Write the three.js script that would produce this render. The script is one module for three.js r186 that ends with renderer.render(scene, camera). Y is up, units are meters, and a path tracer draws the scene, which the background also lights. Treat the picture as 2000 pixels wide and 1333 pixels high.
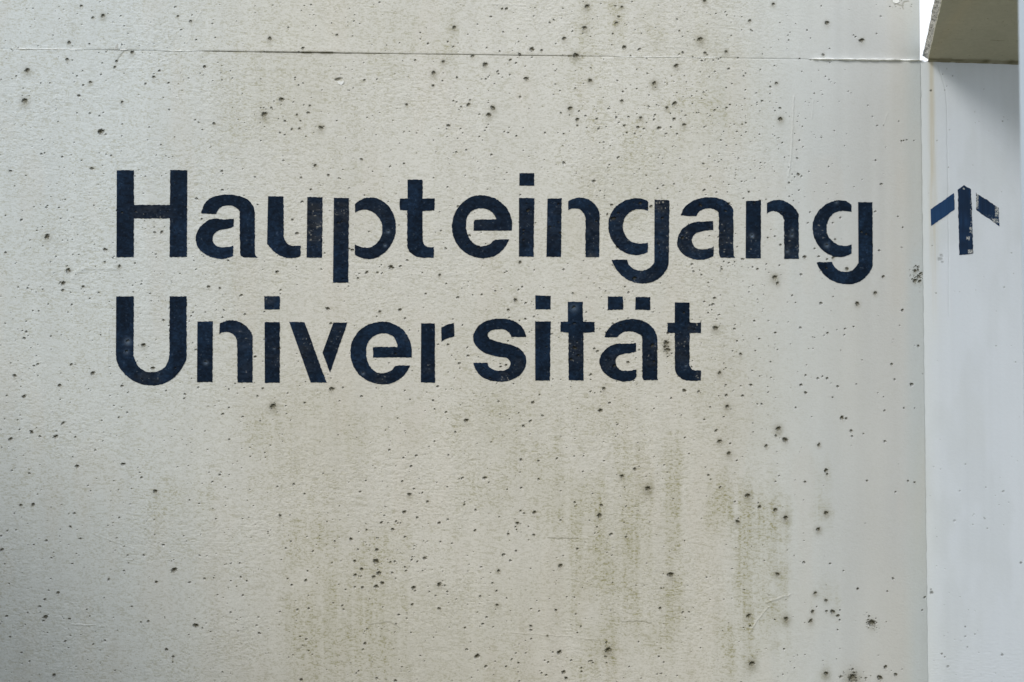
import * as THREE from 'three';
import { mergeGeometries } from 'three/addons/utils/BufferGeometryUtils.js';
import { RoundedBoxGeometry } from 'three/addons/geometries/RoundedBoxGeometry.js';

// ---------------------------------------------------------------- camera, sky, sun, exposure
const scene = new THREE.Scene();
const DEG = Math.PI / 180, EYE = 1.6, DIST = 2.8, FOCAL = 1944;      // FOCAL in units of the 2000 x 1333 survey grid below
const camera = new THREE.PerspectiveCamera(2 * Math.atan(666.5 / FOCAL) / DEG, 1024 / 682, 0.05, 2000);
camera.rotation.set(1.3 * DEG, -2.9 * DEG, -0.15 * DEG, 'YXZ');
camera.position.set(0, EYE, DIST);
camera.focus = 2.84;
camera.userData.fStop = 2.2;
scene.add(camera);
camera.updateMatrixWorld(true);

const renderer = new THREE.WebGLRenderer({ antialias: true });
renderer.toneMapping = THREE.LinearToneMapping;
renderer.toneMappingExposure = 1.31;
renderer.shadowMap.enabled = true;

{ // overcast sky, computed: a soft even cloud layer, a little brighter overhead
  const w = 256, h = 128, d = new Float32Array(w * h * 4);
  for (let j = 0; j < h; j++) for (let i = 0; i < w; i++) {
    const up = Math.sin(((j + 0.5) / h - 0.5) * Math.PI);
    const k = up > 0 ? 0.86 + 0.22 * up : 0.3;
    const c = k * (1 + 0.03 * Math.sin(i / w * Math.PI * 6 + up * 5) * Math.max(0, up) * (1 - up));
    d.set(up > 0 ? [c * 0.955, c * 1.0, c * 1.075, 1] : [c * 0.9, c * 0.9, c * 0.75, 1], (j * w + i) * 4);
  }
  const sky = new THREE.DataTexture(d, w, h, THREE.RGBAFormat, THREE.FloatType);
  sky.mapping = THREE.EquirectangularReflectionMapping; sky.magFilter = THREE.LinearFilter; sky.needsUpdate = true;
  scene.background = sky; scene.environment = sky;
}
const sun = new THREE.DirectionalLight(new THREE.Color(1, 0.955, 0.87), 1.5);
sun.name = 'sun'; sun.position.set(-5.6, 7.6, 5.4); sun.target.position.set(0.4, 1.6, 0); sun.castShadow = true; sun.shadow.radius = 34;
Object.assign(sun.shadow.camera, { left: -6, right: 6, top: 6, bottom: -6, near: 0.5, far: 30 }); sun.shadow.mapSize.set(2048, 2048);
scene.add(sun, sun.target);

// ---------------------------------------------------------------- helpers
let seedState = 12345;
const rnd = () => { seedState = (seedState * 1664525 + 1013904223) >>> 0; return seedState / 4294967296; };
const clamp = (x, a = 0, b = 1) => x < a ? a : x > b ? b : x;
const step = (x, a, b) => { const t = clamp((x - a) / (b - a)); return t * t * (3 - 2 * t); };
const mix = (a, b, t) => a + (b - a) * t;
const LAT = new Float32Array(65536); for (let i = 0; i < 65536; i++) LAT[i] = rnd();
function noise(x, y) {                                              // value noise 0..1
  const xi = Math.floor(x), yi = Math.floor(y); let a = x - xi, b = y - yi;
  a = a * a * (3 - 2 * a); b = b * b * (3 - 2 * b);
  const x0 = xi & 255, x1 = (xi + 1) & 255, r0 = (yi & 255) << 8, r1 = ((yi + 1) & 255) << 8;
  const p = LAT[r0 + x0], q = LAT[r0 + x1], r = LAT[r1 + x0], s = LAT[r1 + x1];
  return p + (q - p) * a + (r - p + (p - q - r + s) * a) * b;
}
const fbm = (x, y, n = 4) => { let s = 0, a = 0.5, t = 0; for (let i = 0; i < n; i++) { s += a * noise(x, y); t += a; x = x * 2.03 + 17.3; y = y * 2.03 + 9.1; a *= 0.5; } return s / t; };
const SRGB = new Uint8Array(4096); for (let i = 0; i < 4096; i++) { const l = i / 4095; SRGB[i] = Math.round(255 * (l <= 0.0031308 ? 12.92 * l : 1.055 * Math.pow(l, 1 / 2.4) - 0.055)); }
const enc = (l) => SRGB[clamp(l * 4095, 0, 4095) | 0];
function colourMap(data, w, h) { const t = new THREE.DataTexture(data, w, h, THREE.RGBAFormat); t.colorSpace = THREE.SRGBColorSpace; t.magFilter = THREE.LinearFilter; t.minFilter = THREE.LinearMipmapLinearFilter; t.generateMipmaps = true; t.wrapS = t.wrapT = THREE.MirroredRepeatWrapping; t.needsUpdate = true; return t; }
function reliefMap(data, w, h) { const t = new THREE.DataTexture(data, w, h, THREE.RedFormat, THREE.FloatType); t.magFilter = THREE.LinearFilter; t.wrapS = t.wrapT = THREE.MirroredRepeatWrapping; t.needsUpdate = true; return t; }

// The wall was surveyed on a 2000 x 1333 grid of marks seen from where the camera stands; these turn marks into metres on a plane and back.
const TURN = new THREE.Matrix3().setFromMatrix4(camera.matrixWorld), BACK = TURN.clone().transpose();
function hit(u, v, n, p) {                                          // sight line meets the plane through p with normal n
  const r = new THREE.Vector3((u - 1000) / FOCAL, -(v - 666.5) / FOCAL, -1).applyMatrix3(TURN);
  return camera.position.clone().addScaledVector(r, p.clone().sub(camera.position).dot(n) / r.dot(n));
}
const Z = new THREE.Vector3(0, 0, 1), O = new THREE.Vector3();
const onWall = (u, v) => hit(u, v, Z, O);
function gridMark(P) { const q = P.clone().sub(camera.position).applyMatrix3(BACK); return [1000 - FOCAL * q.x / q.z, 666.5 + FOCAL * q.y / q.z]; }

function tag(o, label, category, group, kind) { if (label) o.userData.label = label; if (category) o.userData.category = category; if (group) o.userData.group = group; if (kind) o.userData.kind = kind; return o; }
function mesh(name, g, m, parent, label) { const o = new THREE.Mesh(g, m); o.name = name; o.castShadow = o.receiveShadow = true; if (label) o.userData.label = label; parent.add(o); return o; }
function thing(name, label, category, pos = [0, 0, 0]) { const o = new THREE.Group(); o.name = name; o.position.set(...pos); scene.add(o); return tag(o, label, category, null, 'thing'); }

// ---------------------------------------------------------------- measures of the place
const XC = onWall(1805.6, 666).x;                                    // vertical end of the wall
const YJ = (onWall(100, 96.3).y + onWall(1700, 117).y) / 2;          // level of the casting joint
const S = 0.0014, T = 2048, SPAN = S * T;                            // metres per texel, texels, metres
const TX0 = XC + 0.05 - SPAN, TY1 = onWall(1000, 666).y + 0.08 + SPAN / 2, TY0 = TY1 - SPAN;
const ARROW_ANGLE = 3.5 * DEG;
const AO = new THREE.Vector3(XC - 0.006, 0, -0.001), AN = new THREE.Vector3(Math.sin(ARROW_ANGLE), 0, Math.cos(ARROW_ANGLE)), AD = new THREE.Vector3(Math.cos(ARROW_ANGLE), 0, -Math.sin(ARROW_ANGLE));
const onArrowWall = (u, v) => { const p = hit(u, v, AN, AO); return [p.clone().sub(AO).dot(AD), p.y]; };

// ---------------------------------------------------------------- blowholes of the concrete: mark u, v, radius, halo (0 none .. 4 wide)
const holesTopLeft = [158,12,2.5,2, 181,35,2.2,2, 201,31,3.4,3, 134,83,3,2, 174,86,1.8,1, 131,117,2.8,2, 227,120,3,1, 224,132,2.8,1, 258,103,3.4,2, 53,138,4.2,3, 48,198,5,3, 154,188,3.3,0, 176,161,2.4,3, 162,167,2,1, 150,149,1.8,0, 197,146,1.8,0, 161,139,1.3,0, 238,200,2.7,2, 197,258,6,1, 206,263,1.8,0, 175,222,2.2,0, 194,227,1.7,0, 300,151,2.6,2, 311,139,2.6,0, 372,42,2.6,2, 375,30,1.3,0, 347,32,2.2,2, 399,131,3.2,1, 381,235,1.7,0, 64,17,1.4,0, 207,102,1.5,0, 22,97,1.7,0, 141,118,1.4,0, 97,163,1.6,0, 45,173,1.5,0, 121,307,2.2,0, 179,330,2.7,2, 92,463,5,2, 10,494,2.4,1, 134,529,5.5,1, 123,554,4.5,1, 122,568,2.6,1, 162,561,2.6,1, 207,489,2.6,1, 140,596,2.1,0, 64,608,1.8,0, 99,658,2,0, 51,649,2.3,0, 139,713,2.7,1, 181,730,3.2,2, 28,735,3.2,1, 116,754,3.2,1, 46,776,3.6,1, 13,774,1.9,0, 123,827,2.7,1, 61,845,3.3,1, 38,840,1.6,0, 204,488,3,1, 232,521,3.5,2, 204,513,2.6,1];
const holesTopMiddle = [527,76,3.2,3, 592,95,3,1, 509,211,1.5,0, 515,211,1.4,0, 516,224,4.6,3, 550,195,3.8,2, 530,211,2.2,1, 535,198,1.4,0, 573,200,1.4,0, 602,221,2.7,1, 605,207,2.2,2, 580,225,2,2, 627,250,3.6,3, 587,237,1.7,1, 585,252,2.2,1, 570,253,2.1,1, 418,242,2.6,2, 465,234,1.2,0, 450,139,1.3,0, 509,155,1.3,0, 583,167,1.7,1, 592,163,1.6,1, 712,157,2.2,1, 682,177,1.4,1, 794,205,2.6,2, 703,47,1.4,0, 689,71,1.2,0, 755,89,1.2,0, 547,260,1.9,0, 556,264,1.7,0, 887,54,3.4,3, 836,86,2.4,0, 821,64,1.6,1, 885,92,1.9,1, 959,33,2.2,0, 981,18,2.5,1, 983,63,1.9,0, 933,48,1.6,0, 951,94,1.7,0, 1074,45,2.3,0, 1003,26,1.2,0, 1043,32,1.5,0, 1100,17,1.4,0, 1097,36,1.5,0, 1147,13,3.6,3, 1142,55,3.7,3, 1102,76,3.6,2, 1086,86,1.8,0, 1154,72,1.4,0, 1197,66,1.7,2, 1039,97,4.8,1, 1058,99,2.5,1, 1013,82,1.6,1, 1029,72,1.4,0, 976,101,2,0, 923,110,2.8,2, 1015,107,2.8,2, 1125,109,5,3, 948,127,4.6,2, 997,118,2.6,1, 1008,124,2.3,0, 1026,130,1.4,0, 811,118,2.1,1, 866,121,2.8,3, 847,143,3.6,3, 866,143,1.2,0, 846,168,3,1, 893,152,2.2,1, 972,140,2.1,1, 974,145,2,0, 949,155,2.2,0, 954,151,1.6,0, 941,155,1.4,0, 956,148,1.4,0, 1028,154,3.8,2, 966,164,1.6,0, 1081,127,1.4,0, 1085,139,1.6,0, 1153,158,3.3,3, 1085,165,1.6,0, 1094,178,1.7,0, 1124,173,1.7,1, 886,198,1.9,0, 892,200,1.6,0, 901,209,2.2,1, 915,205,3,2, 918,196,1.7,1, 963,212,3.9,3, 954,201,1.6,0, 955,225,3.7,3, 937,224,1.7,0, 1016,190,2.2,0, 1114,212,3.6,3, 1131,218,2.2,0, 1144,227,2.2,0, 1166,233,2.2,1, 1128,234,3.4,2, 1096,221,1.9,1, 1189,213,2.2,0, 1170,252,2.4,0, 1128,246,1.8,1, 1146,250,1.6,0, 876,246,3.1,1, 954,244,1.4,0, 985,258,1.6,0, 993,260,2.1,0, 1009,266,2.2,1, 900,252,1.7,0, 1065,260,2.1,0, 1101,262,1.9,0, 1090,260,1.4,0];
const holesTopRight = [1377,2,3.3,3, 1204,45,2.8,3, 1209,33,2,2, 1215,14,2.4,3, 1202,12,1.6,1, 1220,93,4.4,1, 1249,97,2.9,0, 1232,109,1.8,1, 1264,115,1.7,0, 1511,8,2.7,3, 1465,41,3,2, 1469,61,1.9,0, 1449,59,1.4,0, 1323,38,1.8,0, 1420,30,1.6,0, 1399,27,1.6,0, 1368,77,3.8,4, 1334,103,2.6,0, 1378,104,2.5,2, 1382,108,1.8,0, 1354,111,1.9,0, 1367,114,1.6,0, 1371,119,2.2,0, 1404,116,2.1,0, 1408,113,1.6,0, 1394,118,1.8,0, 1419,101,2.8,3, 1442,113,2.1,0, 1563,115,1.9,0, 1424,135,2.9,0, 1453,149,2,0, 1457,144,1.7,0, 1321,129,3.6,3, 1278,163,3.6,4, 1244,174,2,0, 1206,158,1.9,0, 1397,140,1.6,0, 1430,164,1.5,0, 1419,172,1.7,0, 1375,181,1.9,0, 1426,205,2.1,0, 1420,211,2.3,0, 1402,211,1.4,0, 1215,198,2.9,2, 1268,209,2.1,0, 1318,203,3.7,2, 1303,211,2.8,3, 1280,225,2.3,0, 1278,234,2.3,0, 1252,231,2.8,3, 1340,226,2.1,0, 1317,233,3.5,1, 1310,222,1.6,1, 1337,244,2.8,3, 1228,229,2.1,0, 1204,230,2.4,0, 1220,246,2.5,1, 1246,249,3.2,1, 1258,252,2,0, 1288,251,3.6,0, 1311,249,2.4,0, 1361,221,1.4,0, 1376,249,1.7,0, 1517,163,3,2, 1505,170,2.4,0, 1478,182,1.5,0, 1489,198,2.4,0, 1525,233,3.9,3, 1591,183,1.5,0, 1540,69,1.3,0, 1541,79,1.5,0, 1584,75,1.4,0, 1524,45,1.2,0, 1513,129,1.4,0, 1225,260,2.1,0, 1240,262,1.9,0, 1209,240,1.8,0, 1323,262,2.1,0, 1300,262,1.6,0, 1616,45,4.2,2, 1684,79,4.2,2, 1668,69,1.6,0, 1672,72,1.7,0, 1713,66,1.4,0, 1721,32,1.6,0, 1609,107,2.5,2, 1696,206,1.4,0, 1762,276,1.7,0, 1766,275,1.6,0, 1772,274,1.6,0, 1786,275,1.6,0, 1726,245,1.9,0, 1714,246,1.6,0, 1711,314,2,0, 1619,326,1.6,0];
const holesMiddle = [384,389,2.4,0, 433,335,2.6,0, 588,348,2.1,0, 434,372,2.5,0, 394,429,2.4,0, 302,455,2.2,1, 316,454,2.9,1, 590,395,2.6,0, 571,430,2.4,1, 580,457,3,0, 446,510,1.9,0, 541,532,3,1, 615,324,3,2, 641,343,2.7,1, 407,561,2.5,2, 429,564,2.2,1, 471,578,2.9,0, 706,312,2.6,1, 789,320,2.2,1, 762,326,2.1,0, 607,371,2.3,1, 721,453,1.9,0, 688,489,2.8,1, 764,523,4.4,1, 716,533,2.9,1, 737,533,2.1,0, 746,535,1.9,0, 782,521,2.5,0, 699,544,2,2, 859,538,2.6,2, 990,531,1.6,0, 872,555,1.9,0, 894,582,2.5,0, 832,575,2.3,0, 917,461,2.6,0, 874,366,1.8,0, 1016,513,2.9,2, 1102,319,3,0, 1160,355,3.3,0, 1181,387,2.5,0, 1317,360,2.1,0, 1285,369,2.4,0, 1296,363,1.9,0, 1388,345,2.1,0, 1195,401,2.4,1, 1186,419,2.6,1, 1272,404,2.9,1, 1101,527,2.4,0, 1352,517,2.4,0, 1355,531,2.1,0, 1228,572,2.4,0, 1007,587,3.4,2, 1221,561,2.1,0, 1463,375,2.3,1, 1560,341,2.8,1, 1722,360,2.2,1, 1710,414,2.1,0, 1500,465,1.9,1, 1525,479,2.3,1, 1572,503,3.4,1, 1616,507,2.1,1, 1628,504,2.4,2, 1655,526,3.3,2, 1632,468,2.5,1, 1642,426,2.1,0, 1627,436,1.7,0, 1718,490,2.1,0, 1726,541,2.9,1, 1710,573,3.4,2, 1675,594,4,2, 1514,542,3.8,4, 1519,554,2.7,3, 1548,578,1.8,0, 1451,507,2.5,0, 1410,526,2.1,1, 1523,519,1.8,0, 1565,537,2.2,0, 1604,593,2.8,0, 1396,583,2.6,1, 1393,596,2.9,0, 1376,590,2.1,0, 1384,553,1.8,0, 319,626,2.2,1, 280,675,3.9,2, 298,720,3,1, 437,607,1.7,0, 478,615,2.3,0, 377,611,1.8,0, 373,618,1.8,0, 498,698,2.8,0, 513,760,2.3,1, 447,761,1.9,0, 387,758,2.1,0, 238,755,2.4,1, 361,771,1.9,0, 324,764,1.7,0, 503,775,2.1,1, 533,794,5,3, 447,797,2.1,0, 435,810,2.3,0, 474,815,2.1,0, 595,788,2.1,0, 640,604,3.7,1, 781,606,3,1, 895,582,2.5,0, 791,623,2.1,0, 742,610,2.5,2, 646,633,2.5,1, 648,761,3.9,2, 706,775,2.4,0, 855,756,2.6,0, 897,711,2.6,0, 914,696,2.9,0, 791,764,1.8,0, 670,758,1.8,1, 875,674,2.3,1, 846,783,2.2,0, 801,781,1.8,0, 871,806,2.3,0, 849,800,1.8,0, 974,785,2.1,0, 911,822,3.6,2, 1027,593,2.5,0, 1013,567,2.1,0, 1020,561,2.1,0, 993,606,2.5,2, 1026,624,2.6,0, 1161,682,2.5,1, 1167,687,2.5,1, 1398,642,4.2,3, 1337,764,3.5,1, 1365,766,2.9,0, 1180,760,3.2,2, 1154,766,2.4,0, 1191,788,2.6,0, 1173,803,3.8,1, 1041,787,3,1, 1154,733,2.7,0, 1054,772,1.8,0, 978,717,2.5,1, 989,714,2.5,1, 1227,708,2.5,2];
const holesRightSide = [1474,628,2.1,0, 1435,643,2.2,0, 1515,651,2.6,0, 1564,641,2.3,0, 1763,607,3.2,0, 1617,651,2.1,1, 1651,643,1.9,0, 1650,655,1.8,0, 1440,667,1.8,0, 1447,692,2.8,2, 1794,676,2.1,1, 1406,729,3.2,3, 1470,725,1.6,0, 1574,734,2.3,0, 1598,740,2.4,0, 1607,736,2.1,0, 1616,740,2.9,0, 1565,753,2.9,0, 1467,753,2.9,0, 1637,756,2.4,0, 1574,768,2.8,1, 1418,753,2.1,0, 1419,773,3,0, 1451,774,2.6,0, 1421,795,3.4,3, 1488,790,2.3,0, 1627,777,2.1,0, 1742,712,2.4,1, 1748,742,2.1,0, 1781,752,3.5,0, 1728,803,2.1,0, 1645,817,4.2,1, 1653,818,2.5,1, 1663,842,2.8,1, 1665,853,2.3,0, 1687,848,1.8,0, 1521,838,3.8,4, 1516,852,2.8,1, 1534,860,4.7,2, 1497,872,3.2,2, 1600,870,3.2,2, 1729,863,2.4,0, 1399,842,2.8,1, 1406,863,3.4,3, 1427,867,2.3,0, 1414,815,1.8,0, 1501,767,1.7,0, 1673,751,1.9,0, 1388,796,1.9,0, 1766,798,1.8,0, 1787,798,1.6,0, 1424,887,3.2,3, 1614,920,4,1, 1616,927,2.3,1, 1240,917,3.4,1, 1215,931,3.2,3, 1266,955,4.2,4, 1384,929,2.2,1, 1346,887,1.8,0, 1407,953,2.3,1, 1461,969,4,3, 1484,991,3.5,1, 1515,997,3.8,2, 1535,1012,4.4,3, 1441,1020,3.3,3, 1436,981,1.8,0, 1614,1003,3.5,3, 1599,1035,3.8,3, 1573,942,2.2,1, 1694,940,1.8,1, 1750,962,1.9,0, 1774,940,2.2,1, 1787,943,2.2,1, 1175,988,2.6,1, 1171,1008,4.3,2, 1194,1045,3,0, 1223,1050,2.2,1, 1310,1124,5,2, 1095,1106,3.4,2, 1519,1122,3.3,3, 1571,1100,2.6,0, 1622,1102,2.1,0, 1648,1116,1.8,0, 1290,1189,2.6,1, 1334,1197,2.1,0, 1463,1204,3.5,3, 1536,1210,3.8,4, 1588,1196,3.4,2, 1593,1160,2.8,3, 1614,1174,2.9,2, 1615,1195,2.8,1, 1627,1196,3.8,2, 1637,1204,2.9,1, 1641,1212,2.1,0, 1584,1214,3.4,3, 1704,1218,6.4,2, 1676,1151,2.6,1, 1734,1156,1.9,0, 1745,1131,2,0, 1469,1297,4.3,4, 1532,1269,2.2,0, 1188,1271,4.8,3, 1037,1224,2.6,1, 1086,1193,2.6,1, 1101,1314,3.4,1, 1106,1326,3.4,1, 1666,1325,7,4, 1614,1317,3.8,4, 1719,1325,4.3,2, 1730,1304,3.3,1, 1750,1319,3.3,1, 1135,1225,1.8,0, 1064,1291,1.8,0, 1158,1296,1.8,0, 1136,1306,1.9,0, 1284,1318,1.9,0, 1807,1168,2.4,0, 1802,1193,2,0];
const holesLowMiddle = [1022,833,2.9,0, 1036,824,2.6,0, 1060,813,2.3,0, 1018,899,2.8,0, 1052,901,2.1,1, 1088,897,2.1,0, 1052,937,2.3,0, 1122,892,1.8,0, 876,890,2.1,0, 849,863,1.8,0, 813,891,2.3,0, 903,935,2.6,0, 947,935,3.2,0, 786,941,2.4,1, 809,956,2.1,0, 800,967,3.2,2, 835,981,2.4,1, 790,1001,3.3,1, 745,1022,2.6,1, 767,1035,2.9,1, 815,1012,2.3,1, 858,1023,2.8,0, 907,987,2.2,0, 875,1016,2.1,0, 929,997,2.4,0, 928,1037,2.4,1, 1011,1023,3,1, 1007,1030,2.1,0, 993,1044,2.6,1, 1043,1046,2.4,1, 1044,1002,3.2,1, 1017,999,2.2,0, 1024,1004,2.1,0, 1123,982,2.1,1, 736,1075,3,1, 791,1050,2.1,0, 1128,1073,2.3,1, 1008,1077,2.1,1, 991,957,1.8,0, 734,1097,5.4,1, 740,1121,4.2,1, 730,1128,3,1, 747,1140,3.8,1, 735,1147,3.8,1, 808,1149,4.2,1, 858,1143,3.8,2, 829,1092,3.4,0, 804,1095,2.1,0, 771,1098,2.4,0, 766,1120,2.3,0, 791,1109,2.1,0, 793,1116,2.1,1, 815,1098,2.1,0, 984,1085,2.9,0, 997,1096,2.5,0, 974,1116,3,2, 940,1109,2,0, 962,1140,2.1,0, 970,1155,2.1,1, 971,1183,2.6,2, 1053,1195,2.1,0, 938,1166,2.1,1, 858,1190,2.7,0, 805,1182,2.3,1, 779,1202,2.1,0, 943,1220,2.9,0, 1037,1232,2.2,0, 1069,1243,2.9,1, 912,1270,2.5,0, 932,1283,4.2,1, 1008,1277,1.9,0, 1000,1289,2.1,0, 1093,1275,4.6,1, 1080,1275,1.8,0, 1013,1296,2.1,0, 949,1303,2.6,0, 989,1303,2.1,0, 1071,1295,1.9,0, 1116,1291,2.1,0, 1136,1313,2.2,0, 1067,1320,2.1,0, 1058,1316,1.8,0, 736,1326,2.1,0, 772,1331,3,0];
const holesLowLeft = [20,859,3.2,1, 108,854,3.9,1, 150,912,3.2,1, 240,908,3.4,0, 303,961,3.6,2, 64,987,3.5,1, 40,988,2.5,2, 145,1004,2.2,1, 137,1030,2.2,1, 157,1053,2.2,1, 3,1075,3,1, 14,1038,1.8,0, 340,1115,4.8,1, 305,1138,2.7,1, 370,1139,2.3,0, 212,1133,2.5,0, 113,1159,2.7,1, 12,1205,2.3,0, 88,1207,4,1, 77,1186,2.5,0, 135,1210,2.2,1, 382,1223,4.4,1, 395,1228,1.9,0, 275,1217,2.2,0, 289,1215,2.5,0, 325,1270,3,1, 338,1284,2.6,1, 41,1276,2.2,0, 57,1293,1.9,0, 127,1254,2.2,0, 105,1320,3.1,1, 506,1238,2.3,0, 597,1135,2.8,1, 574,947,2.3,0, 547,1008,2.4,2, 685,1054,3,1, 654,1058,1.9,1, 558,1072,2,0, 693,1097,2.6,1, 706,1113,3.1,1, 694,1125,3.2,0, 708,1149,2.6,1, 693,1148,2.2,0, 675,1153,1.9,0, 581,1192,2.2,0, 713,1258,3,1, 709,1270,2.1,0, 598,1250,2.1,1, 588,1329,3,1, 482,1136,2,0, 474,1164,1.8,0, 468,1101,1.6,0, 451,1102,1.6,0, 716,1036,2.2,1, 370,978,1.8,0, 276,934,2.2,0, 273,924,1.6,0, 415,942,1.8,0, 231,958,1.5,0];
const mossSpots = [1302,671,4.6,3, 1304,684,4.2,3, 1300,678,3.4,3, 1788,530,3.4,2, 1795,541,3.2,2, 1788,549,3.8,2, 1799,535,2.6,2, 1797,550,3,2, 1783,546,2.2,1];
const HOLES = [mossSpots, holesTopLeft, holesTopMiddle, holesTopRight, holesMiddle, holesRightSide, holesLowMiddle, holesLowLeft];

// algae and run-off streaks: u0, u1, v0, v1, strength
const STREAKS = [[845, 895, 15, 130, .55], [800, 830, 30, 120, .3], [1125, 1165, -40, 130, .34], [1192, 1222, -30, 100, .42], [1255, 1300, 20, 110, .25], [1360, 1385, 20, 120, .3], [1080, 1180, 110, 190, .16],
  [1115, 1178, 930, 1340, .55], [1178, 1208, 1050, 1340, .45], [1206, 1262, 850, 1060, .36], [1215, 1250, 1000, 1250, .48], [1255, 1275, 900, 1180, .28], [1300, 1332, 830, 1110, .5], [1298, 1332, 1120, 1290, .55], [1268, 1300, 1150, 1340, .32],
  [1385, 1430, 930, 1075, .55], [1400, 1432, 1180, 1340, .46], [1440, 1470, 930, 1270, .55], [1470, 1545, 945, 1120, .48], [1480, 1546, 1080, 1272, .5], [1450, 1482, 1240, 1330, .5], [1590, 1625, 895, 1050, .48], [1580, 1640, 1155, 1230, .38], [1600, 1625, 1310, 1345, .4],
  [1220, 1340, 240, 340, .3], [1300, 1420, 180, 270, .25], [1150, 1180, 180, 290, .2], [1210, 1255, 410, 470, .28],
  [560, 800, 1010, 1340, .3], [690, 720, 1060, 1240, .35], [575, 640, 1030, 1210, .32], [300, 420, 930, 1060, .2], [420, 800, 110, 330, .1], [480, 720, 800, 1000, .14], [880, 1100, 780, 1080, .2], [1120, 1250, 760, 900, .16], [60, 220, 400, 520, .1], [120, 260, 60, 110, .14], [1090, 1230, 1215, 1250, .25], [1180, 1330, 1195, 1240, .35]];
// ridges left by trowel and formwork: points u,v and height in mm, width in marks
const RIDGES = [[.9, 1.6, [1551, 190, 1549, 240, 1546, 300, 1541, 345]], [1.1, 1.8, [1464, 1238, 1480, 1212, 1502, 1186]], [1.1, 2, [1498, 1178, 1520, 1170, 1545, 1162]], [1, 1.5, [140, 1221, 170, 1222, 205, 1225]], [.5, 1.5, [395, 20, 378, 45, 371, 75, 356, 92]], [.6, 1.6, [305, 128, 318, 118, 333, 114]],
  [.9, 5, [140, 545, 152, 530, 175, 522, 222, 526]], [-.8, 1.4, [1215, 1217, 1245, 1215, 1274, 1219]], [.5, 1.2, [1000, 1237, 1100, 1243, 1180, 1252]], [-.5, 1.2, [720, 1222, 760, 1216, 782, 1228]], [-.5, 1.2, [580, 1270, 600, 1262]], [.6, 1.2, [180, 1042, 220, 1058, 262, 1073]], [.5, 2.5, [1180, 340, 1179, 420, 1177, 500]],
  [-.9, 1.4, [1070, 1052, 1090, 1054, 1130, 1053]], [.6, 1.5, [60, 85, 97, 92]], [-1, 1.6, [246, 98, 236, 108, 229, 120]], [.7, 1.2, [212, 640, 210, 730]], [.5, 1.1, [40, 480, 50, 440]], [.6, 1.4, [960, 8, 1030, 10]], [.5, 1.4, [1590, 196, 1586, 232]], [.5, 1.4, [1735, 222, 1726, 244]], [-.9, 1.6, [1750, 8, 1762, 12, 1768, 4, 1775, 2]], [-.8, 1.6, [1762, 12, 1766, 18]]];

// ---------------------------------------------------------------- textures of the big wall and of its lettering
const N = T * T;
const relief = new Float32Array(N), pit = new Float32Array(N), halo = new Float32Array(N), wear = new Float32Array(N), bloom = new Float32Array(N);
const texel = (u, v) => { const p = onWall(u, v); return [(p.x - TX0) / S, (TY1 - p.y) / S]; };
function stamp(cx, cy, rad, f) {
  const x0 = Math.max(0, Math.floor(cx - rad)), x1 = Math.min(T - 1, Math.ceil(cx + rad)), y0 = Math.max(0, Math.floor(cy - rad)), y1 = Math.min(T - 1, Math.ceil(cy + rad));
  for (let y = y0; y <= y1; y++) for (let x = x0; x <= x1; x++) f(y * T + x, x + .5 - cx, y + .5 - cy);
}
function hole(u, v, r, h) {
  const [cx, cy] = texel(u, v), a = (rnd() - .5) * 1.6, sx = 1 + rnd() * .45, ca = Math.cos(a), sa = Math.sin(a), ph = rnd() * 9;
  const deep = .0018 + .0019 * r, ox = rnd() * 50;
  stamp(cx, cy, r * 2.6 + 2, (i, dx, dy) => {
    const px = (dx * ca + dy * sa) / sx, py = (-dx * sa + dy * ca) * 1.05, q = Math.hypot(px, py) / r + .7 * (noise(dx / 1.9 + ox, dy / 1.9 + ph) - .5);
    const k = 1 - step(q, .5, 1.3), qd = Math.hypot(px, py + r * .3) / (r * .92) + .95 * (noise(dx / 1.7 + ox, dy / 1.7 + ph + 20) - .5), kd = 1 - step(qd, .45, 1.1);
    pit[i] = Math.max(pit[i], (kd * (h > 1 ? .6 : h ? .7 : .8) + (h ? .3 * k : .08 * k)) * clamp(.46 + r * .17));
    relief[i] = Math.min(relief[i], relief[i] * (1 - k) - deep * k);
  });
  if (h > 0) {
    const R = r * (h === 1 ? 2.2 : h === 2 ? 2.9 : h === 3 ? 3.7 : 4.6), st = [0, .34, .52, .66, .78][h];
    stamp(cx, cy + R * .1, R * 1.7, (i, dx, dy) => {
      const q = Math.hypot(dx * 1.1, dy * (dy > 0 ? .85 : 1)) / R, sp = .3 + .75 * noise(dx / 2.1 + ox, dy / 1.8 + ph) + .5 * noise(dx / .9, dy / .8 + ph);
      halo[i] = Math.max(halo[i], st * Math.exp(-q * q * 2.2) * clamp(sp));
    });
  }
}
function ridge(mm, w, pts) {
  for (let k = 0; k + 3 < pts.length; k += 2) {
    const [ax, ay] = texel(pts[k], pts[k + 1]), [bx, by] = texel(pts[k + 2], pts[k + 3]), n = Math.ceil(Math.hypot(bx - ax, by - ay));
    for (let s = 0; s < n; s++) {
      const t = s / n, x = mix(ax, bx, t) + 2 * (noise(s / 9, k + mm) - .5), y = mix(ay, by, t) + 2 * (noise(s / 8, k + 7) - .5), am = mm * .0011 * clamp(.35 + 1.1 * noise(s / 7 + k, mm * 5));
      stamp(x, y, w * 2, (i, dx, dy) => { const g = Math.exp(-(dx * dx + dy * dy) / (w * w)) * am; relief[i] = am > 0 ? Math.max(relief[i], g) : Math.min(relief[i], g); if (mm < 0) halo[i] = Math.max(halo[i], .5 * Math.exp(-(dx * dx + dy * dy) / (w * w))); });
    }
  }
}
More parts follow.
